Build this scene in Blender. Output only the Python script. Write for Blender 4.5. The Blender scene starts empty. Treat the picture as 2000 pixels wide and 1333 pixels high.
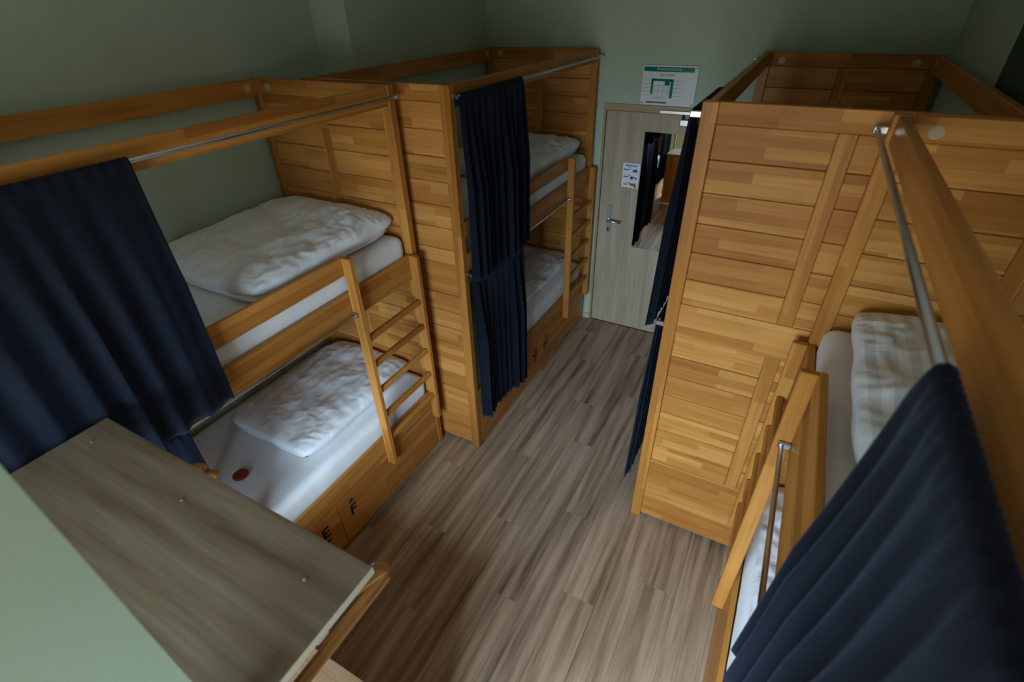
import bpy, bmesh, math, random
from mathutils import Vector, Matrix, noise

random.seed(7)
scene = bpy.context.scene
COL = scene.collection

# ------------------------------------------------------------------ camera
cam_data = bpy.data.cameras.new('camera')
cam_data.sensor_width = 36.0
cam_data.lens = 974.97 / 2000.0 * 36.0
cam_data.clip_start = 0.02
cam_data.dof.use_dof = True
cam_data.dof.focus_distance = 3.2
cam_data.dof.aperture_fstop = 2.8
cam = bpy.data.objects.new('camera', cam_data)
COL.objects.link(cam)
YAW, PITCH, ROLL = 0.5088, 0.6012, -0.0281
fwd = Vector((-math.sin(YAW) * math.cos(PITCH), math.cos(YAW) * math.cos(PITCH), -math.sin(PITCH)))
r0 = Vector((math.cos(YAW), math.sin(YAW), 0))
u0 = r0.cross(fwd)
rgt = math.cos(ROLL) * r0 + math.sin(ROLL) * u0
upv = -math.sin(ROLL) * r0 + math.cos(ROLL) * u0
M = Matrix.Identity(4)
for i in range(3):
    M[i][0], M[i][1], M[i][2] = rgt[i], upv[i], -fwd[i]
M[0][3], M[1][3], M[2][3] = 0.2559, -0.0524, 2.7697
cam.matrix_world = M
scene.camera = cam

# ------------------------------------------------------------------ world: overcast sky over dull ground
JX, PIER = -0.34, 0.09                       # free face of the pier beside the camera, width of the pier
YF = -1.35                                   # inner face of the window wall
WX0, WX1, WZ0, WZ1 = -1.12, 0.46, 0.90, 2.38    # window opening
TH = 0.30                                    # thickness of the window wall
SKY = 61.0
world = bpy.data.worlds.new('overcast_sky')
scene.world = world
world.use_nodes = True
nt = world.node_tree
nt.nodes.clear()
wo = nt.nodes.new('ShaderNodeOutputWorld')
bg = nt.nodes.new('ShaderNodeBackground')
tc = nt.nodes.new('ShaderNodeTexCoord')
sp = nt.nodes.new('ShaderNodeSeparateXYZ')
rp = nt.nodes.new('ShaderNodeValToRGB')
mr = nt.nodes.new('ShaderNodeMapRange')
mr.inputs[1].default_value = -1
mr.inputs[2].default_value = 1
el = rp.color_ramp.elements
el[0].position, el[0].color = 0.47, (0.125, 0.13, 0.12, 1)
el[1].position, el[1].color = 0.52, (0.30, 0.42, 0.54, 1)
e3 = rp.color_ramp.elements.new(1.0)
e3.color = (0.70, 0.93, 1.15, 1)
nt.links.new(tc.outputs['Generated'], sp.inputs[0])
nt.links.new(sp.outputs[2], mr.inputs[0])
nt.links.new(mr.outputs[0], rp.inputs[0])
nt.links.new(rp.outputs[0], bg.inputs[0])
bg.inputs[1].default_value = SKY
nt.links.new(bg.outputs[0], wo.inputs[0])

# daylight portal at the outer face of the window opening
pd = bpy.data.lights.new('window_daylight', 'AREA')
pd.shape = 'RECTANGLE'
pd.size = WX1 - WX0
pd.size_y = WZ1 - WZ0
pd.cycles.is_portal = True
po = bpy.data.objects.new('window_daylight', pd)
COL.objects.link(po)
po.location = ((WX0 + WX1) / 2, YF - TH + 0.01, (WZ0 + WZ1) / 2)
po.rotation_euler = (math.radians(90), 0, 0)      # faces +y, into the room

vs = scene.view_settings
vs.view_transform = 'Standard'
vs.look = 'None'
vs.gamma = 1.0
vs.use_curve_mapping = False
vs.exposure = 0.0
scene.cycles.max_bounces = 10
scene.cycles.diffuse_bounces = 6
scene.cycles.sample_clamp_indirect = 6.0

# ------------------------------------------------------------------ material helpers
def new_mat(name):
    m = bpy.data.materials.new(name)
    m.use_nodes = True
    n = m.node_tree
    b = n.nodes['Principled BSDF']
    return m, n, b

def plain(name, col, rough=0.6, metal=0.0, spec=0.5):
    m, n, b = new_mat(name)
    b.inputs['Base Color'].default_value = (*col, 1)
    b.inputs['Roughness'].default_value = rough
    b.inputs['Metallic'].default_value = metal
    b.inputs['Specular IOR Level'].default_value = spec
    return m

def math_node(n, op, a=None, b=None):
    k = n.nodes.new('ShaderNodeMath')
    k.operation = op
    for i, v in enumerate((a, b)):
        if v is None:
            continue
        if isinstance(v, (int, float)):
            k.inputs[i].default_value = v
        else:
            n.links.new(v, k.inputs[i])
    return k.outputs[0]

def grain_coords(n, axis):
    """U along the grain, V across it, offset at random for every object."""
    t = n.nodes.new('ShaderNodeTexCoord')
    s = n.nodes.new('ShaderNodeSeparateXYZ')
    n.links.new(t.outputs['Object'], s.inputs[0])
    o = n.nodes.new('ShaderNodeObjectInfo')
    x, y, z = s.outputs
    if axis == 'x':
        u, v = x, math_node(n, 'ADD', z, y)
    elif axis == 'y':
        u, v = y, math_node(n, 'ADD', z, x)
    else:
        u, v = z, math_node(n, 'ADD', x, y)
    r = o.outputs['Random']
    u = math_node(n, 'ADD', u, math_node(n, 'MULTIPLY', r, 17.0))
    v = math_node(n, 'ADD', v, math_node(n, 'MULTIPLY', r, 31.7))
    return u, v, r

def combine(n, u, v, su=1.0, sv=1.0):
    c = n.nodes.new('ShaderNodeCombineXYZ')
    n.links.new(math_node(n, 'MULTIPLY', u, su), c.inputs[0])
    n.links.new(math_node(n, 'MULTIPLY', v, sv), c.inputs[1])
    return c.outputs[0]

def ramp(n, fac, stops):
    r = n.nodes.new('ShaderNodeValToRGB')
    els = r.color_ramp.elements
    while len(els) < len(stops):
        els.new(0.5)
    for e, (p, c) in zip(els, stops):
        e.position = p
        e.color = (*c, 1)
    n.links.new(fac, r.inputs[0])
    return r.outputs[0]

def mixc(n, a, b, fac, mode='MIX'):
    k = n.nodes.new('ShaderNodeMix')
    k.data_type = 'RGBA'
    k.blend_type = mode
    for sock, v in ((k.inputs[0], fac), (k.inputs[6], a), (k.inputs[7], b)):
        if isinstance(v, (int, float)):
            sock.default_value = v
        elif isinstance(v, tuple):
            sock.default_value = (*v, 1)
        else:
            n.links.new(v, sock)
    return k.outputs[2]

def noise_tex(n, vec, scale, detail=3.0, rough=0.55):
    k = n.nodes.new('ShaderNodeTexNoise')
    k.inputs['Scale'].default_value = scale
    k.inputs['Detail'].default_value = detail
    k.inputs['Roughness'].default_value = rough
    if vec is not None:
        n.links.new(vec, k.inputs['Vector'])
    return k.outputs[0]

def bump(n, b, height, strength, dist):
    k = n.nodes.new('ShaderNodeBump')
    k.inputs['Strength'].default_value = strength
    k.inputs['Distance'].default_value = dist
    n.links.new(height, k.inputs['Height'])
    n.links.new(k.outputs[0], b.inputs['Normal'])

def stave_wood(name, axis, c_dark, c_mid, c_light, stave=(0.46, 0.043), rough=0.45):
    m, n, b = new_mat(name)
    u, v, r = grain_coords(n, axis)
    br = n.nodes.new('ShaderNodeTexBrick')
    br.offset = 0.41
    br.offset_frequency = 2
    br.inputs['Scale'].default_value = 1.0
    br.inputs['Mortar Size'].default_value = 0.0005
    br.inputs['Mortar Smooth'].default_value = 0.4
    br.inputs['Brick Width'].default_value = stave[0]
    br.inputs['Row Height'].default_value = stave[1]
    br.inputs['Color1'].default_value = (0, 0, 0, 1)
    br.inputs['Color2'].default_value = (1, 1, 1, 1)
    br.inputs['Mortar'].default_value = (0.35, 0.35, 0.35, 1)
    n.links.new(combine(n, u, v), br.inputs['Vector'])
    tone = ramp(n, br.outputs['Color'], [(0.0, c_dark), (0.45, c_mid), (1.0, c_light)])
    g = noise_tex(n, combine(n, u, v, 2.2, 46.0), 1.0, 5.0, 0.6)
    shade = ramp(n, g, [(0.25, (0.66, 0.60, 0.52)), (0.55, (1, 1, 1)), (0.8, (1.12, 1.12, 1.1))])
    col = mixc(n, tone, shade, 0.75, 'MULTIPLY')
    tint = ramp(n, r, [(0.0, (0.88, 0.85, 0.8)), (1.0, (1.1, 1.09, 1.06))])
    col = mixc(n, col, tint, 0.8, 'MULTIPLY')
    n.links.new(col, b.inputs['Base Color'])
    b.inputs['Roughness'].default_value = rough
    b.inputs['Specular IOR Level'].default_value = 0.15
    bump(n, b, g, 0.12, 0.002)
    return m

BD, BM, BL = (0.39, 0.150, 0.032), (0.47, 0.198, 0.044), (0.59, 0.280, 0.075)
MAT = {}
for ax in 'xyz':
    MAT['beech_' + ax] = stave_wood('beech_staves_' + ax, ax, BD, BM, BL)
    MAT['beech_rail_' + ax] = stave_wood('beech_rail_' + ax, ax, (0.38, 0.148, 0.030), (0.455, 0.19, 0.041), (0.53, 0.235, 0.056), (0.7, 0.05), 0.36)

def long_grain(name, axis, stops, su, sv, rough, spec=0.4, tint=0.25):
    m, n, b = new_mat(name)
    u, v, r = grain_coords(n, axis)
    g1 = noise_tex(n, combine(n, u, v, su, sv), 1.0, 4.0, 0.6)
    g2 = noise_tex(n, combine(n, u, v, su * 4, sv * 7), 1.0, 3.0, 0.6)
    col = ramp(n, g1, stops)
    fine = ramp(n, g2, [(0.3, (0.8, 0.79, 0.78)), (0.7, (1.08, 1.08, 1.08))])
    col = mixc(n, col, fine, 0.7, 'MULTIPLY')
    t = ramp(n, r, [(0.0, (1 - tint, 1 - tint, 1 - tint)), (1.0, (1 + tint, 1 + tint * 0.9, 1 + tint * 0.8))])
    col = mixc(n, col, t, 0.8, 'MULTIPLY')
    n.links.new(col, b.inputs['Base Color'])
    b.inputs['Roughness'].default_value = rough
    b.inputs['Specular IOR Level'].default_value = spec
    bump(n, b, g2, 0.08, 0.001)
    return m

MAT['laminate'] = long_grain('laminate_plank', 'y',
    [(0.30, (0.115, 0.068, 0.040)), (0.42, (0.28, 0.184, 0.117)), (0.54, (0.42, 0.290, 0.194)), (0.70, (0.53, 0.385, 0.268))],
    0.8, 15.0, 0.45, 0.35, 0.07)
MAT['door_oak'] = long_grain('door_oak_laminate', 'z',
    [(0.3, (0.35, 0.265, 0.175)), (0.55, (0.45, 0.355, 0.24)), (0.75, (0.52, 0.42, 0.295))], 0.8, 14.0, 0.45, 0.4, 0.0)
MAT['frame_oak'] = long_grain('door_frame_oak', 'z',
    [(0.3, (0.36, 0.255, 0.125)), (0.7, (0.46, 0.34, 0.18))], 0.8, 18.0, 0.45, 0.4, 0.0)
MAT['frame_oak_x'] = long_grain('door_frame_oak_across', 'x',
    [(0.3, (0.36, 0.255, 0.125)), (0.7, (0.46, 0.34, 0.18))], 0.8, 18.0, 0.45, 0.4, 0.0)
MAT['sonoma'] = long_grain('grey_oak_board', 'x',
    [(0.28, (0.10, 0.067, 0.037)), (0.42, (0.165, 0.115, 0.067)), (0.58, (0.215, 0.158, 0.096)), (0.75, (0.25, 0.19, 0.12))], 1.2, 17.0, 0.5, 0.4, 0.0)
MAT['edge_band'] = plain('cream_edge_band', (0.62, 0.54, 0.40), 0.5)
MAT['cabinet_wood'] = long_grain('brown_cabinet_wood', 'x',
    [(0.3, (0.17, 0.09, 0.045)), (0.55, (0.24, 0.135, 0.07)), (0.75, (0.29, 0.17, 0.09))], 1.2, 22.0, 0.5, 0.3, 0.05)
MAT['hanger_wood'] = long_grain('lotus_wood', 'y',
    [(0.35, (0.20, 0.075, 0.018)), (0.5, (0.46, 0.20, 0.055)), (0.65, (0.58, 0.29, 0.09))], 2.5, 70.0, 0.3, 0.5, 0.1)

def wall_paint(name, col):
    m, n, b = new_mat(name)
    t = n.nodes.new('ShaderNodeTexCoord')
    g = noise_tex(n, t.outputs['Object'], 2.0, 3.0)
    c = ramp(n, g, [(0.3, tuple(x * 0.95 for x in col)), (0.7, tuple(x * 1.03 for x in col))])
    n.links.new(c, b.inputs['Base Color'])
    b.inputs['Roughness'].default_value = 0.85
    b.inputs['Specular IOR Level'].default_value = 0.25
    g2 = noise_tex(n, t.outputs['Object'], 160.0, 2.0)
    bump(n, b, g2, 0.06, 0.001)
    return m

MAT['wall'] = wall_paint('sage_wall_paint', (0.45, 0.54, 0.43))
MAT['ceiling'] = wall_paint('white_ceiling_paint', (0.72, 0.72, 0.68))
MAT['skirt'] = plain('pale_skirting', (0.5, 0.47, 0.38), 0.5)
MAT['chrome'] = plain('brushed_chrome', (0.55, 0.57, 0.60), 0.28, 1.0)
MAT['steel'] = plain('satin_steel', (0.62, 0.62, 0.60), 0.35, 1.0)
MAT['black'] = plain('black_stencil_paint', (0.012, 0.011, 0.01), 0.7)
MAT['gap'] = plain('dark_recess', (0.02, 0.013, 0.008), 0.9)
MAT['cap'] = plain('pale_cover_cap', (0.52, 0.43, 0.27), 0.5)
MAT['mirror'] = plain('mirror_silver', (0.88, 0.90, 0.90), 0.02, 1.0)
MAT['white'] = plain('white_print', (0.78, 0.80, 0.82), 0.12)
MAT['paper'] = plain('white_paper', (0.74, 0.77, 0.80), 0.4)
MAT['green'] = plain('green_print', (0.0, 0.20, 0.115), 0.15)
MAT['grey_ink'] = plain('grey_ink', (0.10, 0.11, 0.13), 0.3)
MAT['blue_ink'] = plain('blue_ink', (0.10, 0.22, 0.50), 0.4)
MAT['red_ink'] = plain('red_ink', (0.50, 0.07, 0.04), 0.4)
MAT['dark_ink'] = plain('dark_ink', (0.05, 0.05, 0.07), 0.4)
MAT['white_frame'] = plain('white_window_frame', (0.75, 0.75, 0.74), 0.35)
MAT['dark_green'] = plain('dark_green_panel', (0.01, 0.045, 0.02), 0.6)
MAT['red_disc'] = plain('red_brown_lacquer', (0.24, 0.035, 0.012), 0.45)

def cloth_mat(name, col, rough=0.85, stripes=False, sheen=0.15, scale=9.0, strength=0.25, creases=0.0):
    m, n, b = new_mat(name)
    t = n.nodes.new('ShaderNodeTexCoord')
    g = noise_tex(n, t.outputs['Object'], scale, 4.0, 0.6)
    base = ramp(n, g, [(0.3, tuple(x * 0.94 for x in col)), (0.7, tuple(min(1, x * 1.02) for x in col))])
    if stripes:
        s = n.nodes.new('ShaderNodeSeparateXYZ')
        n.links.new(t.outputs['Object'], s.inputs[0])
        w = math_node(n, 'SINE', math_node(n, 'MULTIPLY', s.outputs[0], 2 * math.pi / 0.058))
        k = ramp(n, math_node(n, 'ADD', math_node(n, 'MULTIPLY', w, 0.5), 0.5), [(0.42, (0.80, 0.82, 0.80)), (0.58, (1, 1, 1))])
        base = mixc(n, base, k, 1.0, 'MULTIPLY')
    n.links.new(base, b.inputs['Base Color'])
    b.inputs['Roughness'].default_value = rough
    b.inputs['Specular IOR Level'].default_value = 0.08
    b.inputs['Sheen Weight'].default_value = sheen
    b.inputs['Sheen Tint'].default_value = (0.45, 0.6, 1.0, 1) if col[0] < 0.1 else (1, 1, 1, 1)
    h = g
    if creases:
        mp = n.nodes.new('ShaderNodeMapping')
        mp.inputs['Rotation'].default_value = (0, 0, 0.5)
        mp.inputs['Scale'].default_value = (2.2, 0.9, 1.0)
        n.links.new(t.outputs['Object'], mp.inputs[0])
        wob = n.nodes.new('ShaderNodeTexNoise')
        wob.inputs['Scale'].default_value = 2.5
        n.links.new(mp.outputs[0], wob.inputs['Vector'])
        ad = n.nodes.new('ShaderNodeVectorMath')
        ad.operation = 'MULTIPLY_ADD'
        n.links.new(wob.outputs['Color'], ad.inputs[0])
        ad.inputs[1].default_value = (0.9, 0.9, 0.9)
        n.links.new(mp.outputs[0], ad.inputs[2])
        rg = n.nodes.new('ShaderNodeTexNoise')
        rg.noise_type = 'RIDGED_MULTIFRACTAL'
        rg.inputs['Scale'].default_value = 4.0
        rg.inputs['Detail'].default_value = 2.0
        n.links.new(ad.outputs[0], rg.inputs['Vector'])
        h = math_node(n, 'ADD', g, math_node(n, 'MULTIPLY', rg.outputs[0], creases))
    bump(n, b, h, strength, 0.012)
    return m

MAT['sheet'] = cloth_mat('white_sheet', (0.80, 0.80, 0.81), scale=5.0, strength=0.3)
MAT['duvet'] = cloth_mat('white_duvet_cover', (0.82, 0.82, 0.83), scale=10.0, strength=0.6, creases=0.8)
MAT['duvet_striped'] = cloth_mat('white_striped_satin', (0.80, 0.81, 0.80), 0.6, True, scale=8.0, strength=0.55, creases=0.6)
MAT['curtain'] = cloth_mat('dark_navy_curtain', (0.0065, 0.0085, 0.014), 0.9, False, 0.11, 30.0, 0.08)

m, n, b = new_mat('window_glass')
n.nodes.remove(b)
tr = n.nodes.new('ShaderNodeBsdfTransparent')
gl = n.nodes.new('ShaderNodeBsdfGlossy')
gl.inputs['Roughness'].default_value = 0.0
mx = n.nodes.new('ShaderNodeMixShader')
mx.inputs[0].default_value = 0.05
n.links.new(tr.outputs[0], mx.inputs[1])
n.links.new(gl.outputs[0], mx.inputs[2])
n.links.new(mx.outputs[0], n.nodes['Material Output'].inputs[0])
MAT['glass'] = m

# ------------------------------------------------------------------ object helpers
WL = {}          # world location of every object's origin
MESHES = {}

def put(o, loc, parent=None):
    COL.objects.link(o)
    loc = Vector(loc)
    WL[o.name] = loc
    if parent is not None:
        o.parent = parent
        o.location = loc - WL[parent.name]
    else:
        o.location = loc
    return o

def tag(o, label=None, cat=None, group=None, kind=None):
    if label: o['label'] = label
    if cat: o['category'] = cat
    if group: o['group'] = group
    if kind: o['kind'] = kind
    return o

def thing(name, loc, label, cat, group=None):
    o = bpy.data.objects.new(name, None)
    o.empty_display_size = 0.1
    put(o, loc)
    return tag(o, label, cat, group)

def box_mesh(dx, dy, dz, bev, mat):
    key = (round(dx, 4), round(dy, 4), round(dz, 4), bev, mat)
    if key in MESHES:
        return MESHES[key]
    bm = bmesh.new()
    bmesh.ops.create_cube(bm, size=1.0)
    bmesh.ops.scale(bm, vec=(dx, dy, dz), verts=bm.verts)
    if bev > 0:
        bmesh.ops.bevel(bm, geom=bm.edges[:], offset=min(bev, 0.3 * min(dx, dy, dz)), segments=1, affect='EDGES')
    me = bpy.data.meshes.new(mat + '_box')
    bm.to_mesh(me)
    bm.free()
    me.materials.append(MAT[mat])
    MESHES[key] = me
    return me

def box(name, x, y, z, mat, parent=None, bev=0.0025):
    x0, x1 = min(x), max(x)
    y0, y1 = min(y), max(y)
    z0, z1 = min(z), max(z)
    me = box_mesh(x1 - x0, y1 - y0, z1 - z0, bev, mat)
    o = bpy.data.objects.new(name, me)
    return put(o, ((x0 + x1) / 2, (y0 + y1) / 2, (z0 + z1) / 2), parent)

def add_box(bm, x, y, z, bev=0.0):
    r = bmesh.ops.create_cube(bm, size=1.0)
    vs_ = r['verts']
    x0, x1, y0, y1, z0, z1 = min(x), max(x), min(y), max(y), min(z), max(z)
    for v in vs_:
        v.co = Vector(((x0 + x1) / 2 + v.co.x * (x1 - x0), (y0 + y1) / 2 + v.co.y * (y1 - y0), (z0 + z1) / 2 + v.co.z * (z1 - z0)))
    if bev > 0:
        es = list({e for v in vs_ for e in v.link_edges})
        bmesh.ops.bevel(bm, geom=es, offset=bev, segments=1, affect='EDGES')

def obj_bm(name, bm, mats, loc, parent=None, smooth=False):
    """bm is in world coordinates; the origin goes to loc."""
    loc = Vector(loc)
    bmesh.ops.translate(bm, vec=-loc, verts=bm.verts)
    bmesh.ops.recalc_face_normals(bm, faces=bm.faces)
    me = bpy.data.meshes.new(name)
    bm.to_mesh(me)
    bm.free()
    for k in (mats if isinstance(mats, (list, tuple)) else [mats]):
        me.materials.append(MAT[k])
    if smooth:
        me.polygons.foreach_set('use_smooth', [True] * len(me.polygons))
    o = bpy.data.objects.new(name, me)
    return put(o, loc, parent)

def add_tube(bm, pts, rad, seg=10, cap=True):
    pts = [Vector(p) for p in pts]
    rads = rad if isinstance(rad, (list, tuple)) else [rad] * len(pts)
    rings = []
    prev = None
    for i, p in enumerate(pts):
        t = (pts[min(i + 1, len(pts) - 1)] - pts[max(i - 1, 0)]).normalized()
        if prev is None:
            a = Vector((0, 0, 1)) if abs(t.z) < 0.9 else Vector((1, 0, 0))
            n1 = t.cross(a).normalized()
        else:
            n1 = (prev - t * prev.dot(t)).normalized()
        prev = n1
        n2 = t.cross(n1)
        rings.append([bm.verts.new(p + rads[i] * (math.cos(2 * math.pi * k / seg) * n1 + math.sin(2 * math.pi * k / seg) * n2)) for k in range(seg)])
    for a, b_ in zip(rings, rings[1:]):
        for k in range(seg):
            bm.faces.new((a[k], a[(k + 1) % seg], b_[(k + 1) % seg], b_[k]))
    if cap:
        bm.faces.new(rings[0][::-1])
        bm.faces.new(rings[-1])

def tube(name, pts, rad, mat, parent=None, seg=12, loc=None):
    bm = bmesh.new()
    add_tube(bm, pts, rad, seg)
    o = obj_bm(name, bm, mat, loc or pts[0], parent, True)
    return o

def text_obj(name, body, size, mat, loc, rot, parent=None, depth=0.0008, align='CENTER', bold=0.0):
    cu = bpy.data.curves.new(name, 'FONT')
    cu.body = body
    cu.size = size
    cu.extrude = depth
    cu.offset = bold
    cu.align_x = align
    cu.align_y = 'CENTER'
    tmp = bpy.data.objects.new('tmp', cu)
    COL.objects.link(tmp)
    bpy.context.view_layer.update()
    me = bpy.data.meshes.new_from_object(tmp.evaluated_get(bpy.context.evaluated_depsgraph_get()))
    bpy.data.objects.remove(tmp)
    me.transform(Matrix.Rotation(rot[2], 4, 'Z') @ Matrix.Rotation(rot[0], 4, 'X'))
    me.materials.clear()
    me.materials.append(MAT[mat])
    o = bpy.data.objects.new(name, me)
    return put(o, loc, parent)

# ------------------------------------------------------------------ measured layout (metres; x right, y towards the door, z up)
H = 2.4376
W = 0.997
X_L1, X_L2, X_R1, X_R2 = -1.5525, -1.2579, 0.510, -0.0897
Y_DOOR = 4.212
XW_L1, XW_L2 = X_L1 - W - 0.03, X_L2 - W - 0.035
XW_R1, XW_R2 = X_R1 + W + 0.03, X_R2 + W + 0.035
Y_STEP_L, Y_STEP_R = 2.60, 2.095
CEIL = 3.1

# ------------------------------------------------------------------ room shell
fl = box('floor', (XW_L1 - 0.2, XW_R1 + 0.2), (YF - TH, Y_DOOR + 0.25), (-0.12, -0.010), 'gap', None, 0)
tag(fl, 'brown grey wood laminate floor between the bunk beds', 'floor', kind='structure')
PW, PL = 0.192, 1.285
ix = 0
x = XW_L1
while x < XW_R1 - 0.01:
    off = (0.0, 0.47, 0.86, 0.23, 0.66)[ix % 5] * PL
    y = YF - off
    while y < Y_DOOR:
        ya, yb = max(y, YF), min(y + PL, Y_DOOR)
        if yb - ya > 0.03:
            xa, xb = x, min(x + PW, XW_R1)
            box('floor_plank', (xa + 0.0003, xb - 0.0003), (ya + 0.0003, yb - 0.0003), (-0.010, 0.0), 'laminate', fl, 0.0005)
        y += PL
    x += PW
    ix += 1

def structure(name, boxes, mat, label=None, cat=None):
    bm = bmesh.new()
    for b_ in boxes:
        add_box(bm, *b_)
    c = boxes[0]
    o = obj_bm(name, bm, mat, ((c[0][0] + c[0][1]) / 2, (c[1][0] + c[1][1]) / 2, 0))
    return tag(o, label, cat, kind='structure')

structure('wall_left', [((XW_L1 - 0.2, XW_L1), (YF - TH, Y_STEP_L), (0, CEIL)), ((XW_L1 - 0.2, XW_L2), (Y_STEP_L, Y_DOOR + 0.2), (0, CEIL))], 'wall',
          'sage green wall with a projecting pier behind the bunks marked E to H', 'wall')
structure('wall_right', [((XW_R1, XW_R1 + 0.2), (YF - TH, Y_STEP_R), (0, CEIL)), ((XW_R2, XW_R1 + 0.2), (Y_STEP_R, Y_DOOR + 0.2), (0, CEIL))], 'wall',
          'sage green wall behind the bunks opposite the lettered drawers', 'wall')
# back wall with the door opening
DX0, DX1, DZ = -1.176, -0.31, 2.005
FO = 0.022
structure('wall_back', [((XW_L2, DX0 - FO), (Y_DOOR, Y_DOOR + 0.2), (0, CEIL)), ((DX1 + FO, XW_R2), (Y_DOOR, Y_DOOR + 0.2), (0, CEIL)),
                        ((DX0 - FO, DX1 + FO), (Y_DOOR, Y_DOOR + 0.2), (DZ + FO, CEIL)),
                        ((DX0 - FO, DX1 + FO), (Y_DOOR + 0.16, Y_DOOR + 0.2), (0, DZ + FO))], 'wall', 'sage green wall around the oak door', 'wall')  # last box: unseen slab added behind the door to seal out sky light
structure('wall_front', [((XW_L1 - 0.2, WX0), (YF - TH, YF), (0, CEIL)), ((WX1, XW_R1 + 0.2), (YF - TH, YF), (0, CEIL)),
                         ((WX0, WX1), (YF - TH, YF), (0, WZ0 - 0.03)), ((WX0, WX1), (YF - TH, YF), (WZ1, CEIL))], 'wall',
          'sage green window wall', 'wall')
structure('wall_pier', [((JX - PIER, JX), (-0.14, 0), (0, CEIL))], 'wall', 'narrow pale green pier at the end of the coat shelf', 'wall')
structure('ceiling', [((XW_L1 - 0.2, XW_R1 + 0.2), (YF - TH, Y_DOOR + 0.2), (CEIL, CEIL + 0.1))], 'ceiling', 'plain white ceiling', 'ceiling')
box_ = box('baseboard_back', (XW_L2, DX0 - FO), (Y_DOOR - 0.014, Y_DOOR), (0.0, 0.058), 'skirt', None, 0.002)
tag(box_, 'pale skirting strip beside the door frame', 'baseboard', kind='structure')

# window behind the camera: frame, panes, sill, roller blind
YW = YF - 0.14
wroot = thing('window_1', ((WX0 + WX1) / 2, YW, WZ0), 'white framed two part window in the sage green wall', 'window')
wroot['kind'] = 'structure'
wm = (WX0 + WX1) / 2
for nm, xx, zz in (('window_frame', (WX0, WX0 + 0.05), (WZ0, WZ1)), ('window_frame', (WX1 - 0.05, WX1), (WZ0, WZ1)),
                   ('window_frame', (WX0 + 0.05, WX1 - 0.05), (WZ0, WZ0 + 0.05)), ('window_frame', (WX0 + 0.05, WX1 - 0.05), (WZ1 - 0.05, WZ1)),
                   ('window_mullion', (wm - 0.03, wm + 0.03), (WZ0 + 0.05, WZ1 - 0.05))):
    box(nm, xx, (YW - 0.03, YW + 0.03), zz, 'white_frame', wroot)
for xx in ((WX0 + 0.05, wm - 0.03), (wm + 0.03, WX1 - 0.05)):
    box('pane', xx, (YW - 0.003, YW + 0.003), (WZ0 + 0.05, WZ1 - 0.05), 'glass', wroot, 0)
box('window_sill', (WX0, WX1), (YW + 0.031, YF + 0.04), (WZ0 - 0.03, WZ0), 'white_frame', wroot, 0.004)

# ------------------------------------------------------------------ door
dr = thing('door_1', ((DX0 + DX1) / 2, Y_DOOR, 0), 'light oak door with tall mirror between the two far bunks', 'door')
dr['kind'] = 'structure'
leaf = box('door_leaf', (DX0 + 0.004, DX1 - 0.004), (Y_DOOR + 0.002, Y_DOOR + 0.042), (0.006, DZ - 0.004), 'door_oak', dr, 0.002)
FW = 0.05
box('door_frame', (DX0 - FO, DX0), (Y_DOOR - 0.012, Y_DOOR + 0.15), (0, DZ + 0.0), 'frame_oak', dr, 0.002)
box('door_frame', (DX1, DX1 + FO), (Y_DOOR - 0.012, Y_DOOR + 0.15), (0, DZ + 0.0), 'frame_oak', dr, 0.002)
box('door_frame', (DX0 - FO, DX1 + FO), (Y_DOOR - 0.012, Y_DOOR + 0.15), (DZ, DZ + 0.052), 'frame_oak_x', dr, 0.002)
yd = Y_DOOR + 0.002
# long-plate lever handle
hx = -1.075
hp = box('handle_plate', (hx - 0.019, hx + 0.019), (yd - 0.008, yd), (0.96, 1.225), 'steel', dr, 0.003)
bm = bmesh.new()
add_tube(bm, [(hx, yd - 0.006, 1.095), (hx, yd - 0.05, 1.095), (hx + 0.012, yd - 0.058, 1.094), (hx + 0.125, yd - 0.058, 1.088)], [0.009, 0.009, 0.01, 0.009], 10)
obj_bm('lever', bm, 'steel', (hx, yd - 0.03, 1.095), hp, True)
bm = bmesh.new()
add_tube(bm, [(hx, yd - 0.0125, 1.005), (hx, yd - 0.007, 1.005)], 0.008, 10)
add_box(bm, (hx - 0.004, hx + 0.004), (yd - 0.0125, yd - 0.007), (0.98, 1.003))
obj_bm('keyhole', bm, 'gap', (hx, yd - 0.01, 1.0), hp)
# overhead closer
bm = bmesh.new()
add_box(bm, (-0.735, -0.42), (Y_DOOR - 0.034, Y_DOOR - 0.0125), (2.008, 2.032), 0.003)
dc = obj_bm('closer_rail', bm, 'steel', (-0.6, Y_DOOR - 0.02, 2.02), dr)
bm = bmesh.new()
add_box(bm, (-0.57, -0.36), (Y_DOOR - 0.045, Y_DOOR + 0.001), (1.93, 1.975), 0.004)
obj_bm('closer_body', bm, 'steel', (-0.46, Y_DOOR - 0.02, 1.95), dr)
bm = bmesh.new()
add_box(bm, (-0.56, -0.545), (Y_DOOR - 0.04, Y_DOOR - 0.02), (1.97, 2.01), 0.002)
obj_bm('closer_arm', bm, 'gap', (-0.55, Y_DOOR - 0.03, 1.99), dr)
# mirror
mi = box('door_mirror', (-0.838, -0.44), (yd - 0.005, yd - 0.0005), (0.862, 1.862), 'mirror', None, 0.001)
tag(mi, 'tall frameless mirror fixed to the oak door', 'mirror')
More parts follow.
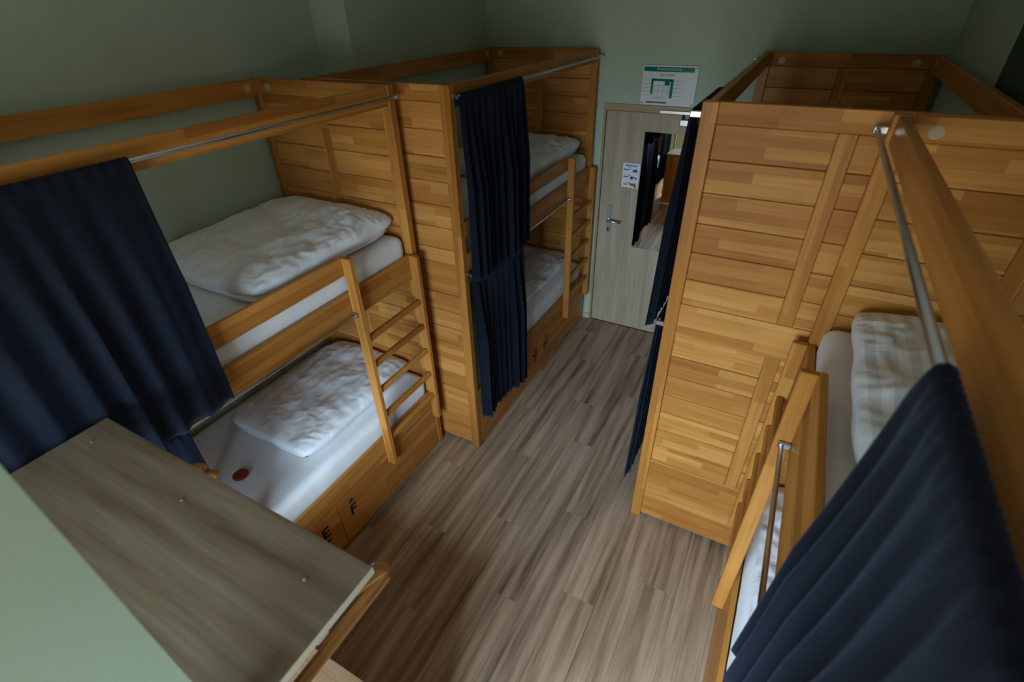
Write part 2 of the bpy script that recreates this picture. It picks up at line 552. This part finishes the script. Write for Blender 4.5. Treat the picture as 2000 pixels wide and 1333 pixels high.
# notice on the door
pa = box('paper_notice', (-0.992, -0.846), (yd - 0.002, yd - 0.0004), (1.398, 1.602), 'paper', None, 0)
tag(pa, 'white paper notice with coloured icons taped beside the door mirror', 'notice')
def flat(name, cx, cz, w, h, mat, parent, y):
    return box(name, (cx - w / 2, cx + w / 2), (y - 0.0006, y), (cz - h / 2, cz + h / 2), mat, parent, 0)
yp = yd - 0.0022
flat('printed_heading', -0.919, 1.583, 0.105, 0.011, 'blue_ink', pa, yp)
for zz, w in ((1.565, 0.03), (1.503, 0.028), (1.440, 0.03)):
    flat('printed_line', -0.93, zz, w, 0.005, 'red_ink', pa, yp)
for zz, w in ((1.549, 0.052), (1.489, 0.046), (1.425, 0.034)):
    flat('printed_line', -0.958, zz, w, 0.007, 'dark_ink', pa, yp)
icons = [(-0.895, 1.540, 0.026, 'blue_ink'), (-0.880, 1.546, 0.022, 'dark_ink'), (-0.872, 1.536, 0.018, 'red_ink'),
         (-0.908, 1.482, 0.028, 'dark_ink'), (-0.872, 1.480, 0.022, 'blue_ink'), (-0.889, 1.488, 0.014, 'red_ink'),
         (-0.914, 1.428, 0.020, 'dark_ink'), (-0.896, 1.424, 0.024, 'red_ink'), (-0.876, 1.428, 0.022, 'red_ink'), (-0.872, 1.412, 0.02, 'dark_ink')]
for cx, cz, s, mt in icons:
    bm = bmesh.new()
    add_tube(bm, [(cx, yp - 0.0006, cz), (cx, yp, cz)], s / 2, 12)
    obj_bm('printed_icon', bm, mt, (cx, yp, cz), pa)

# evacuation plan above the door
PX0, PX1, PZ0, PZ1 = -0.905, -0.497, 2.062, 2.335
yq = Y_DOOR - 0.016
ev = box('evacuation_plan', (PX0, PX1), (yq, Y_DOOR - 0.0125), (PZ0, PZ1), 'white', None, 0.001)
tag(ev, 'white evacuation plan sheet with green header above the door', 'sign')
flat('header_band', -0.712, 2.309, 0.375, 0.032, 'green', ev, yq)
text_obj('header_lettering', 'PLAN EWAKUACJI', 0.022, 'white', (-0.71, yq - 0.0012, 2.309), (math.radians(90), 0, 0), ev, 0.0003)
text_obj('subtitle_lettering', 'RZUT II PIĘTRA', 0.016, 'grey_ink', (-0.715, yq - 0.0008, 2.270), (math.radians(90), 0, 0), ev, 0.0003, bold=0.0004)
for cx, cz, w, h in ((-0.825, 2.19, 0.016, 0.10), (-0.755, 2.238, 0.15, 0.016), (-0.676, 2.18, 0.022, 0.13), (-0.712, 2.218, 0.04, 0.03)):
    flat('green_route', cx, cz, w, h, 'green', ev, yq - 0.0002)
bm = bmesh.new()
for i in range(5):
    add_box(bm, (-0.893, -0.838), (yq - 0.0005, yq), (2.13 + i * 0.026, 2.132 + i * 0.026))
    add_box(bm, (-0.66, -0.60), (yq - 0.0005, yq), (2.13 + i * 0.026, 2.132 + i * 0.026))
for cx in (-0.81, -0.775, -0.74, -0.70):
    add_box(bm, (cx - 0.001, cx + 0.001), (yq - 0.0005, yq), (2.115, 2.20))
for cz in (2.115, 2.165, 2.20):
    add_box(bm, (-0.81, -0.70), (yq - 0.0005, yq), (cz - 0.001, cz + 0.001))
obj_bm('plan_lines', bm, 'grey_ink', (-0.75, yq, 2.16), ev)
flat('legend_strip', -0.78, 2.082, 0.16, 0.012, 'grey_ink', ev, yq)
for sx in (PX0 + 0.014, PX1 - 0.014):
    for sz in (PZ0 + 0.014, PZ1 - 0.014):
        bm = bmesh.new()
        add_tube(bm, [(sx, yq - 0.003, sz), (sx, yq + 0.001, sz)], 0.006, 10)
        obj_bm('screw', bm, 'grey_ink', (sx, yq, sz), ev)

# dark green panel high on the wall above the far right-hand bunk
gp = box('wall_panel', (XW_R2 - 0.02, XW_R2 - 0.001), (2.2, 2.93), (2.42, 2.72), 'dark_green', None, 0.003)
tag(gp, 'dark green panel mounted high on the wall above the bunk without visible letters', 'wall panel')

# ------------------------------------------------------------------ bunk beds
PST = 0.06     # post width
UP_ROWS = [1.575 + (2.36 - 1.575) * i / 6 for i in range(7)]
LO_ROWS = [0.52 + (1.40 - 0.52) * i / 7 for i in range(8)]

def make_bed(xf, s, yn, yf, letters, label):
    """xf: front plane; s=+1 bed runs towards -x, s=-1 towards +x; yn, yf: near and far end; ladder at the far end."""
    X = lambda d: xf - s * d
    root = thing('bunk_bed', (X(W / 2), (yn + yf) / 2, 0), label, 'bunk bed', 'beech bunk beds')
    # posts
    for ya in ((yn, yn + 0.045), (yf - 0.045, yf)):
        box('post', (X(0), X(PST)), ya, (0, H), 'beech_rail_z', root, 0.003)
        box('post', (X(W - PST), X(W)), ya, (0, H), 'beech_rail_z', root, 0.003)
    # end panels
    for ya, inner in (((yn + 0.010, yn + 0.036), 1), ((yf - 0.036, yf - 0.010), -1)):
        a, b_ = PST, W - PST
        c0, c1 = W / 2 - 0.03, W / 2 + 0.03
        pr = (ya[0] - 0.0025, ya[1] + 0.0025)
        o = box('end_top_rail', (X(a), X(b_)), pr, (2.36, H), 'beech_x', root, 0.002)
        box('end_middle_rail', (X(a), X(b_)), pr, (1.40, 1.575), 'beech_x', root, 0.002)
        box('end_bottom_rail', (X(a), X(b_)), pr, (0.035, 0.52), 'beech_x', root, 0.002)
        for z0, z1 in ((1.575, 2.36), (0.52, 1.40)):
            box('stile', (X(c0), X(c1)), (ya[0] - 0.0015, ya[1] + 0.0015), (z0 + 0.0006, z1 - 0.0006), 'beech_rail_z', root, 0.0025)
        for rows in (UP_ROWS, LO_ROWS):
            for z0, z1 in zip(rows, rows[1:]):
                for d0, d1 in ((a, c0), (c1, b_)):
                    box('plank', (X(d0 + 0.0008), X(d1 - 0.0008)), ya, (z0 + 0.0012, z1 - 0.0012), 'beech_x', root, 0.0028)
        # cover caps on the inner face of the top rail
        yi = ya[1] + 0.0025 if inner > 0 else ya[0] - 0.0025
        for d in (0.125, 0.865):
            bm = bmesh.new()
            add_tube(bm, [(X(d), yi, 2.393), (X(d), yi + inner * 0.003, 2.393)], 0.021, 18)
            obj_bm('cover_cap', bm, 'cap', (X(d), yi, 2.393), o)
    i0, i1 = yn + 0.045, yf - 0.045
    # long top rails
    fr = box('top_rail', (X(0.012), X(0.042)), (i0, i1), (2.345, H - 0.002), 'beech_rail_y', root, 0.003)
    bk = box('top_rail', (X(W - 0.042), X(W - 0.012)), (i0, i1), (2.345, H - 0.002), 'beech_rail_y', root, 0.003)
    for yy in (i0 + 0.06, i1 - 0.06):
        bm = bmesh.new()
        add_tube(bm, [(X(W - 0.042), yy, 2.393), (X(W - 0.045), yy, 2.393)], 0.021, 18)
        obj_bm('cover_cap', bm, 'cap', (X(W - 0.044), yy, 2.393), bk)
        bm = bmesh.new()
        add_tube(bm, [(X(0.042), yy, 2.393), (X(0.045), yy, 2.393)], 0.021, 18)
        obj_bm('cover_cap', bm, 'cap', (X(0.044), yy, 2.393), fr)
    # upper bunk: side rails, base, guard rail
    box('side_rail', (X(0.0), X(0.03)), (i0, i1), (1.405, 1.556), 'beech_rail_y', root, 0.004)
    box('side_rail', (X(W - 0.03), X(W)), (i0, i1), (1.405, 1.556), 'beech_rail_y', root, 0.004)
    box('bunk_base', (X(0.03), X(W - 0.03)), (i0, i1), (1.42, 1.47), 'beech_y', root, 0.002)
    lo = yf - 0.567                      # outer ladder stile
    box('guard_rail', (X(0.0), X(0.026)), (i0, lo + 0.032), (1.652, 1.750), 'beech_rail_y', root, 0.004)
    # ladder
    box('ladder_stile', (X(0.0), X(-0.056)), (lo, lo + 0.032), (0.312, 1.750), 'beech_rail_z', root, 0.004)
    box('ladder_stile', (X(0.0), X(-0.056)), (yf - 0.078, yf - 0.046), (0.312, 1.560), 'beech_rail_z', root, 0.004)
    for zz in (1.262, 1.085, 0.898, 0.708, 0.520):
        bm = bmesh.new()
        add_box(bm, (X(-0.014), X(-0.046)), (lo + 0.032, yf - 0.078), (zz - 0.019, zz + 0.019), 0.008)
        obj_bm('ladder_rung', bm, 'beech_rail_y', (X(-0.03), lo + 0.25, zz), root)
    # lower bunk: base box, front board, drawers
    box('front_board', (X(0.0), X(0.026)), (i0, i1), (0.374, 0.520), 'beech_rail_y', root, 0.003)
    box('bunk_base', (X(0.03), X(W - 0.03)), (i0, i1), (0.40, 0.45), 'beech_y', root, 0.002)
    box('back_board', (X(W - 0.03), X(W)), (i0, i1), (0.10, 0.52), 'beech_y', root, 0.003)
    box('plinth', (X(0.05), X(0.07)), (i0, i1), (0.0, 0.37), 'gap', root, 0)
    ym = (yn + yf) / 2 + 0.022
    for k, (ya, yb) in enumerate(((i0 + 0.002, ym - 0.002), (ym + 0.002, i1 - 0.002))):
        d = box('drawer_front', (X(0.002), X(0.026)), (ya, yb), (0.022, 0.371), 'beech_rail_y', root, 0.002)
        yc = (ya + yb) / 2
        box('finger_pull', (X(0.0012), X(0.02)), (yc - 0.035, yc + 0.035), (0.342, 0.3705), 'gap', d, 0)
        if letters:
            rot = (math.radians(90), 0, math.radians(90) * s)
            yl = ym - 0.115 if k == 0 else ym + 0.100
            text_obj('stencil_letter', letters[k], 0.115, 'black', (X(0.0014), yl, 0.262 if k == 0 else 0.232), rot, d, 0.0006, bold=0.003)
            zt = 0.190 if k == 0 else 0.314
            sg = -1 if k == 0 else 1
            bm = bmesh.new()
            v1 = [bm.verts.new((X(0.0008), yl + 0.026 * q, zt - sg * 0.010)) for q in (-1, 1)] + [bm.verts.new((X(0.0008), yl, zt + sg * 0.016))]
            f = bm.faces.new(v1)
            e = bmesh.ops.extrude_face_region(bm, geom=[f])
            for v in e['geom']:
                if isinstance(v, bmesh.types.BMVert):
                    v.co.x = X(0.002)
            obj_bm('stencil_arrow', bm, 'black', (X(0.0014), yl, zt), d)
    # curtain rods with end brackets
    xr = X(-0.031)
    for zz, y1 in ((2.388, yf - 0.022), (1.437, lo - 0.004)):
        rod = tube('curtain_rod', [(xr, yn + 0.020, zz), (xr, y1, zz)], 0.0085, 'chrome', root, 12, (xr, (yn + y1) / 2, zz))
        for yy in (yn + 0.026, y1 - 0.006):
            bm = bmesh.new()
            add_box(bm, (X(0.0), X(-0.043)), (yy - 0.007, yy + 0.007), (zz - 0.012, zz + 0.012), 0.003)
            obj_bm('rod_bracket', bm, 'chrome', (xr, yy, zz), rod)
    return root

beds = {
    'L1': (X_L1, 1, 0.008, 2.067, 'EF', 'beech bunk bed with drawers stencilled E and F beside the coat shelf'),
    'L2': (X_L2, 1, 2.1133, 4.193, 'GH', 'beech bunk bed with drawers stencilled G and H beside the door handle'),
    'R1': (X_R1, -1, 0.012, 2.072, None, 'beech bunk bed with the striped duvet on its upper bunk'),
    'R2': (X_R2, -1, 2.0805, 4.160, None, 'beech bunk bed facing the drawers stencilled G and H, bare plank end'),
}
for b_ in beds.values():
    make_bed(*b_)

# ------------------------------------------------------------------ mattresses and duvets
def mattress(xf, s, yn, yf, z0, z1, label):
    X = lambda d: xf - s * d
    d0, d1 = 0.034, W - 0.04
    y0, y1 = yn + 0.05, yf - 0.05
    bm = bmesh.new()
    nx, ny = 16, 34
    cx, cy = X((d0 + d1) / 2), (y0 + y1) / 2
    hx_, hy_ = (d1 - d0) / 2, (y1 - y0) / 2
    hz = (z1 - z0) / 2
    r = 0.045
    bmesh.ops.create_cube(bm, size=2.0)
    bmesh.ops.scale(bm, vec=(hx_, hy_, hz), verts=bm.verts)
    bmesh.ops.bevel(bm, geom=bm.edges[:], offset=r, segments=4, profile=0.5, affect='EDGES')
    for k in range(1, ny):
        yy = -hy_ + 2 * hy_ * k / ny
        bmesh.ops.bisect_plane(bm, geom=bm.verts[:] + bm.edges[:] + bm.faces[:], plane_co=(0, yy, 0), plane_no=(0, 1, 0))
    for k in range(1, nx):
        xx = -hx_ + 2 * hx_ * k / nx
        bmesh.ops.bisect_plane(bm, geom=bm.verts[:] + bm.edges[:] + bm.faces[:], plane_co=(xx, 0, 0), plane_no=(1, 0, 0))
    for v in bm.verts:
        q = Vector((v.co.x * 4 + z0 * 9, v.co.y * 4 + yn * 5, v.co.z * 4))
        if v.co.z > 0:
            v.co.z += 0.004 * noise.noise(q) - 0.004
        if abs(v.co.x) > hx_ - 0.01:
            v.co.x += 0.004 * noise.noise(Vector((v.co.y * 16, v.co.z * 7, z0 * 3)))
    bmesh.ops.translate(bm, vec=(cx, cy, (z0 + z1) / 2), verts=bm.verts)
    o = obj_bm('mattress', bm, 'sheet', (cx, cy, z0), None, True)
    return tag(o, label, 'mattress', 'white mattresses in the bunks')

def slab(bm, cx, cy, z0, hx_, hy_, t, seed, amp, nx=64, ny=80, lean=0.0):
    """one puffy layer of a folded duvet, closed mesh in world coordinates"""
    def height(u, v):
        e = max(0.0, 1 - abs(u) ** 4.5) * max(0.0, 1 - abs(v) ** 6)
        return e ** 0.36
    top, bot = {}, {}
    for i in range(nx + 1):
        u = -1 + 2 * i / nx
        u = math.sin(u * math.pi / 2) * 0.55 + u * 0.45
        for j in range(ny + 1):
            v = -1 + 2 * j / ny
            v = math.sin(v * math.pi / 2) * 0.55 + v * 0.45
            x = cx + hx_ * u * (1 - 0.05 * abs(v) ** 8) + 0.010 * noise.noise(Vector((v * 3, seed, 1.7)))
            y = cy + hy_ * v * (1 - 0.04 * abs(u) ** 8) + 0.010 * noise.noise(Vector((u * 3, seed, 7.7)))
            h = height(u, v)
            p = Vector((u * hx_ * 5.0 + v * 1.2, v * hy_ * 3.0, seed))
            w1 = 1 - abs(noise.noise(p * 1.6))
            w2 = 1 - abs(noise.noise(Vector((u * hx_ * 17 + v * 3.0, v * hy_ * 6 - u * 2, seed + 3))))
            w3 = noise.noise(Vector((u * 2.1, v * 2.3, seed + 9)))
            # gathers running in from the long edge
            edge = max(0.0, abs(u) - 0.45) / 0.55
            w4 = math.sin(v * hy_ * 70 + 3 * noise.noise(Vector((u * 3, v * 4, seed))) * 3) * edge * (0.5 + noise.noise(Vector((v * 3, 1.1, seed))))
            w5 = 1 - abs(noise.noise(Vector((u * hx_ * 9 + v * hy_ * 9, v * hy_ * 22 - u * hx_ * 14, seed + 5))))
            w5 = max(0.0, w5 - 0.80) * 5.0 * max(0.0, 0.3 + noise.noise(Vector((u * 2.5, v * 2.5, seed + 11))) * 1.6)
            dz = amp * (0.9 * (w1 - 0.7) + 0.9 * (w2 - 0.7) + 0.9 * w3 + 0.32 * w4 + 0.36 * w5) * h
            th = t * (1 + lean * v)
            mid = z0 + th / 2
            is_edge = i in (0, nx) or j in (0, ny)
            zt = mid + th / 2 * h + dz
            zb = mid - th / 2 * min(1, h * 1.15)
            if is_edge:
                vv = bm.verts.new((x, y, mid))
                top[i, j] = bot[i, j] = vv
            else:
                top[i, j] = bm.verts.new((x, y, zt))
                bot[i, j] = bm.verts.new((x, y, zb))
    for i in range(nx):
        for j in range(ny):
            bm.faces.new((top[i, j], top[i + 1, j], top[i + 1, j + 1], top[i, j + 1]))
            f = (bot[i, j], bot[i, j + 1], bot[i + 1, j + 1], bot[i + 1, j])
            if len(set(f)) == 4:
                try:
                    bm.faces.new(f)
                except ValueError:
                    pass

def duvet(name, x0, x1, y0, y1, z0, t, seed, label, mat='duvet', amp=0.020, lean=0.0):
    bm = bmesh.new()
    cx, cy = (x0 + x1) / 2, (y0 + y1) / 2
    hx_, hy_ = abs(x1 - x0) / 2, (y1 - y0) / 2
    slab(bm, cx, cy - 0.012, z0, hx_ - 0.022, hy_ - 0.016, t * 0.46, seed + 20, amp * 0.3, 22, 26, lean)
    slab(bm, cx, cy, z0 + t * 0.16, hx_, hy_, t * 0.90, seed, amp, lean=lean)
    o = obj_bm(name, bm, mat, (cx, cy, z0), None, True)
    return tag(o, label, 'duvet', 'folded white duvets')

ZU0, ZU1 = 1.472, 1.668
ZL0, ZL1 = 0.452, 0.655
where = {'L1': 'the bunk with drawers E and F', 'L2': 'the bunk with drawers G and H', 'R1': 'the bunk opposite the coat shelf', 'R2': 'the bunk facing drawers G and H'}
for k, b_ in beds.items():
    mattress(b_[0], b_[1], b_[2], b_[3], ZU0, ZU1, 'white sheeted mattress on the upper level of ' + where[k])
    mattress(b_[0], b_[1], b_[2], b_[3], ZL0, ZL1, 'white sheeted mattress on the lower level of ' + where[k])

duvet('folded_duvet', X_L1 - 0.07, X_L1 - 0.93, 1.06, 2.015, ZU1 + 0.001, 0.130, 1.0, 'white folded duvet on the upper level of the bunk with drawers E and F', lean=0.16)
duvet('folded_duvet', X_L1 - 0.12, X_L1 - 0.80, 1.06, 2.012, ZL1 + 0.001, 0.105, 2.3, 'white folded duvet on the lower level of the bunk with drawers E and F', amp=0.014)
duvet('folded_duvet', X_L2 - 0.07, X_L2 - 0.90, 3.10, 4.135, ZU1 + 0.001, 0.125, 3.1, 'white folded duvet on the upper level of the bunk with drawers G and H', lean=0.1)
duvet('folded_duvet', X_L2 - 0.11, X_L2 - 0.80, 3.04, 4.130, ZL1 + 0.001, 0.085, 4.4, 'white folded duvet on the lower level of the bunk with drawers G and H')
duvet('folded_duvet', X_R1 + 0.095, X_R1 + 0.90, 1.045, 2.020, ZU1 + 0.001, 0.120, 5.2, 'white satin striped folded duvet beside the large near curtain', 'duvet_striped')
duvet('folded_duvet', X_R1 + 0.05, X_R1 + 0.86, 0.95, 2.020, ZL1 + 0.001, 0.100, 6.7, 'white folded duvet on the lower level of the bunk opposite the coat shelf')
duvet('folded_duvet', X_R2 + 0.09, X_R2 + 0.90, 3.05, 4.105, ZU1 + 0.001, 0.120, 7.9, 'white folded duvet on the upper level of the bunk facing drawers G and H')
duvet('folded_duvet', X_R2 + 0.09, X_R2 + 0.86, 3.05, 4.105, ZL1 + 0.001, 0.100, 8.6, 'white folded duvet on the lower level of the bunk facing drawers G and H')

# small round red-brown disc on the lower mattress
bm = bmesh.new()
add_tube(bm, [(-1.955, 0.836, ZL1 + 0.002), (-1.955, 0.836, ZL1 + 0.006), (-1.955, 0.836, ZL1 + 0.014), (-1.955, 0.836, ZL1 + 0.017)], [0.036, 0.040, 0.040, 0.034], 28)
o = obj_bm('round_coaster', bm, 'red_disc', (-1.955, 0.836, ZL1), None, False)
tag(o, 'small red brown disc lying on the lower sheet near the coat shelf', 'disc')

# ------------------------------------------------------------------ curtains
def curtain(xf, s, y0, y1, zr, zb, folds, amp, label, seed, group, flare=0.0, lift=0.0, lean=0.0, swell=0.0):
    """hung from the rod at height zr in front of the bed's front plane; gathered folds, wavy hem"""
    xr = xf + s * 0.031
    nu, nv = folds * 14, 34
    bm = bmesh.new()
    V = {}
    top = [(-0.0125, -0.045), (-0.0125, -0.004), (-0.008, 0.010), (0.0, 0.0135), (0.008, 0.010), (0.0125, 0.0)]   # tunnel over the rod
    nt_ = len(top)
    for j in range(nv + 1):
        for i in range(nu + 1):
            u = i / nu
            if j < nt_:
                g = 0.0022 * math.sin(2 * math.pi * folds * 2.3 * u + seed) * (1 if j not in (0, 1) else 0.3)
                V[i, j] = bm.verts.new((xr + s * (top[j][0] + (g if j > 3 else 0) + (0.001 if j > 3 else 0)), y0 + (y1 - y0) * u, zr + top[j][1] + (abs(g) if j in (2, 3, 4) else 0)))
                continue
            t = (j - nt_ + 1) / (nv - nt_ + 1)
            z = zr + (zb - zr) * t
            grow = min(1.0, 0.10 + t * 2.0)
            ph = 2 * math.pi * folds * u + 3.2 * noise.noise(Vector((u * 3, seed, 0.3))) + 1.0 * t * noise.noise(Vector((u * 4, seed + 4, t * 1.2)))
            a = amp * grow * max(0.25, 0.8 + 0.9 * noise.noise(Vector((u * 5, seed + 8, 0.0))))
            a *= 1 + swell * min(1.0, max(0.0, (u - 0.5) * 4))
            sn = math.sin(ph)
            xo = 0.0135 + a * (1.15 + sn + 0.18 * math.sin(2 * ph + 0.7)) * 0.8 + lean * t * t
            yy = y0 + (y1 - y0) * u + 0.35 * a * math.cos(ph) * grow
            yy += flare * t ** 1.3 * u
            zz = z
            if j > nv - 6:
                zz += (0.012 * noise.noise(Vector((u * 7, seed, 5.0))) + lift * (u - 0.3)) * (j - nv + 6) / 6.0
            V[i, j] = bm.verts.new((xr + s * xo, yy, zz))
    for j in range(nv):
        for i in range(nu):
            bm.faces.new((V[i, j], V[i + 1, j], V[i + 1, j + 1], V[i, j + 1]))
    o = obj_bm('curtain', bm, 'curtain', (xr, (y0 + y1) / 2, zr), None, True)
    md = o.modifiers.new('thickness', 'SOLIDIFY')
    md.thickness = 0.0025
    md.offset = 1 if s > 0 else -1
    return tag(o, label, 'curtain', group)

GC = 'dark curtains on the bunks'
curtain(X_L1, 1, 0.04, 0.765, 2.388, 1.455, 7, 0.0185, 'dark navy curtain on the upper level of the bunk with drawers E and F', 1.1, GC, flare=-0.015, swell=1.1)
curtain(X_L1, 1, 0.04, 0.560, 1.437, 0.33, 8, 0.0185, 'dark navy curtain on the lower level of the bunk with drawers E and F', 2.2, GC)
curtain(X_L2, 1, 2.126, 2.80, 2.388, 1.400, 10, 0.030, 'dark navy curtain on the upper level of the bunk with drawers G and H', 3.3, GC)
curtain(X_L2, 1, 2.126, 2.79, 1.437, 0.300, 9, 0.032, 'dark navy curtain on the lower level of the bunk with drawers G and H', 4.4, GC, lift=-0.08)
curtain(X_R2, -1, 2.135, 2.72, 2.388, 1.375, 9, 0.020, 'dark navy curtain on the upper level of the bunk facing drawers G and H', 5.5, GC, lean=0.022)
curtain(X_R2, -1, 2.135, 2.70, 1.437, 0.240, 8, 0.022, 'dark navy curtain on the lower level of the bunk facing drawers G and H', 6.6, GC, lean=0.022)
curtain(X_R1, -1, 0.05, 0.600, 2.388, 1.380, 8, 0.036, 'large dark navy curtain hanging beside the striped duvet', 7.7, GC, flare=0.13)

# ------------------------------------------------------------------ coat shelf with hangers and low cabinet
SX0, SX1, SY1, SZ = -1.457, -0.356, 0.358, 1.70
sh = thing('coat_shelf', ((SX0 + SX1) / 2, 0.0, SZ), 'grey oak wall shelf with clothes rail beside the pale green pier', 'shelf')
box('shelf_board', (SX0 + 0.001, SX1 - 0.001), (0.001, SY1 - 0.001), (SZ - 0.022, SZ), 'sonoma', sh, 0)
box('edge_band', (SX1 - 0.001, SX1 + 0.0005), (0.001, SY1), (SZ - 0.0225, SZ - 0.0002), 'edge_band', sh, 0)
box('edge_band', (SX0, SX1 - 0.001), (SY1 - 0.001, SY1 + 0.0005), (SZ - 0.0225, SZ - 0.0002), 'sonoma', sh, 0)
for sx, sy in ((-1.384, 0.277), (-0.933, 0.270), (-0.473, 0.264)):
    bm = bmesh.new()
    add_tube(bm, [(sx, sy, SZ - 0.001), (sx, sy, SZ + 0.0015), (sx, sy, SZ + 0.0028)], [0.0042, 0.0042, 0.0024], 12)
    obj_bm('screw', bm, 'steel', (sx, sy, SZ), sh)
RY, RZ = 0.215, 1.615
tube('clothes_rail', [(SX0 + 0.04, RY, RZ), (SX1 - 0.04, RY, RZ)], 0.0125, 'chrome', sh, 14)
for sx in (SX0 + 0.06, SX1 - 0.05):
    bm = bmesh.new()
    add_box(bm, (sx - 0.012, sx + 0.012), (RY - 0.017, RY + 0.017), (RZ - 0.018, SZ - 0.022), 0.003)
    obj_bm('rail_holder', bm, 'chrome', (sx, RY, RZ), sh)
for sx in (-1.43, -0.933, -0.40):
    bm = bmesh.new()
    add_box(bm, (sx - 0.011, sx + 0.011), (0.004, 0.30), (SZ - 0.034, SZ - 0.0225))
    obj_bm('bracket', bm, 'steel', (sx, 0.1, SZ - 0.03), sh)
    if sx != -0.933:
        box('upright', (sx - 0.013, sx + 0.013), (0.004, 0.030), (0.752, SZ - 0.034), 'steel', sh, 0.002)

def hanger(x, yaw, label, dz=0.0):
    c = Vector((x, RY, RZ - 0.055 + dz))
    root = thing('coat_hanger', c, label, 'hanger', 'wooden coat hangers on the rail')
    R = Matrix.Rotation(yaw, 3, 'Z')
    def P(a, b_, h):
        v = R @ Vector((a, b_, h))
        return c + v
    bm = bmesh.new()
    n_, seg = 26, 12
    rings = []
    for k in range(n_ + 1):
        t = -1 + 2 * k / n_
        a = abs(t)
        yy = 0.246 * t
        h = -0.012 - 0.052 * a ** 1.4
        xx = -0.020 + 0.016 * a ** 2
        wid = 0.012 + 0.018 * a ** 2.4
        tal = 0.018
        if a > 0.93:
            q = math.sqrt(max(0.02, 1 - ((a - 0.93) / 0.075) ** 2))
            wid *= q
            tal *= q
        rings.append([bm.verts.new(P(xx + wid * math.cos(2 * math.pi * m_ / seg), yy, h + tal * math.sin(2 * math.pi * m_ / seg))) for m_ in range(seg)])
    for a_, b2 in zip(rings, rings[1:]):
        for m_ in range(seg):
            bm.faces.new((a_[m_], a_[(m_ + 1) % seg], b2[(m_ + 1) % seg], b2[m_]))
    bm.faces.new(rings[0][::-1])
    bm.faces.new(rings[-1])
    obj_bm('shoulder_piece', bm, 'hanger_wood', c, root, True)
    bm = bmesh.new()
    prof = [(0.000, -0.010), (0.026, -0.010), (0.030, -0.004), (0.030, 0.004), (0.026, 0.010), (0.000, 0.010)]
    rr = []
    for k in range(13):
        t = -1 + k / 6
        rr.append([bm.verts.new(P(px - 0.004, 0.222 * t, -0.074 + pz)) for px, pz in prof])
    for a_, b2 in zip(rr, rr[1:]):
        for m_ in range(6):
            bm.faces.new((a_[m_], a_[(m_ + 1) % 6], b2[(m_ + 1) % 6], b2[m_]))
    bm.faces.new(rr[0][::-1])
    bm.faces.new(rr[-1])
    obj_bm('trouser_bar', bm, 'hanger_wood', c, root)
    bm = bmesh.new()
    pts = [P(0.004, 0, -0.006), P(0.004, 0, 0.025)]
    for k in range(11):
        an = math.radians(-60 + k * 24)
        pts.append(P(0.004, 0.0185 * math.cos(an), 0.055 + 0.0185 * math.sin(an)))
    add_tube(bm, pts, 0.0019, 8)
    obj_bm('hook', bm, 'chrome', c, root, True)
    return root

hanger(-0.442, 0.0, 'wooden coat hanger at the end of the clothes rail by the pier')
hanger(-1.145, 0.06, 'wooden coat hanger of the pair near the bunk with drawers E and F', 0.0)
hanger(-1.235, -0.04, 'wooden coat hanger nearest the bunk with drawers E and F', -0.003)

# low cabinet under the shelf
CX0, CX1, CY1, CZ = -1.455, -0.41, 0.370, 0.752
cb = thing('low_cabinet', ((CX0 + CX1) / 2, CY1 / 2, 0), 'low beech cabinet under the coat hangers', 'cabinet')
box('cabinet_top', (CX0, CX1), (0.002, CY1), (CZ - 0.025, CZ), 'cabinet_wood', cb, 0.003)
for xx in ((CX0 + 0.01, CX0 + 0.032), (CX1 - 0.032, CX1 - 0.01)):
    box('side_panel', xx, (0.004, CY1 - 0.02), (0.0, CZ - 0.025), 'beech_z', cb, 0.002)
xm = (CX0 + CX1) / 2
for xa, xb, hd in ((CX0 + 0.034, xm - 0.002, xm - 0.05), (xm + 0.002, CX1 - 0.034, xm + 0.05)):
    dd = box('cabinet_door', (xa, xb), (CY1 - 0.038, CY1 - 0.018), (0.06, CZ - 0.028), 'beech_z', cb, 0.002)
    bm = bmesh.new()
    add_tube(bm, [(hd, CY1 - 0.018, 0.52), (hd, CY1 - 0.004, 0.52), (hd, CY1 + 0.004, 0.52)], [0.006, 0.006, 0.011], 12)
    obj_bm('knob', bm, 'steel', (hd, CY1 - 0.01, 0.52), dd, True)
box('toe_board', (CX0 + 0.034, CX1 - 0.034), (CY1 - 0.06, CY1 - 0.045), (0.0, 0.058), 'beech_x', cb, 0)
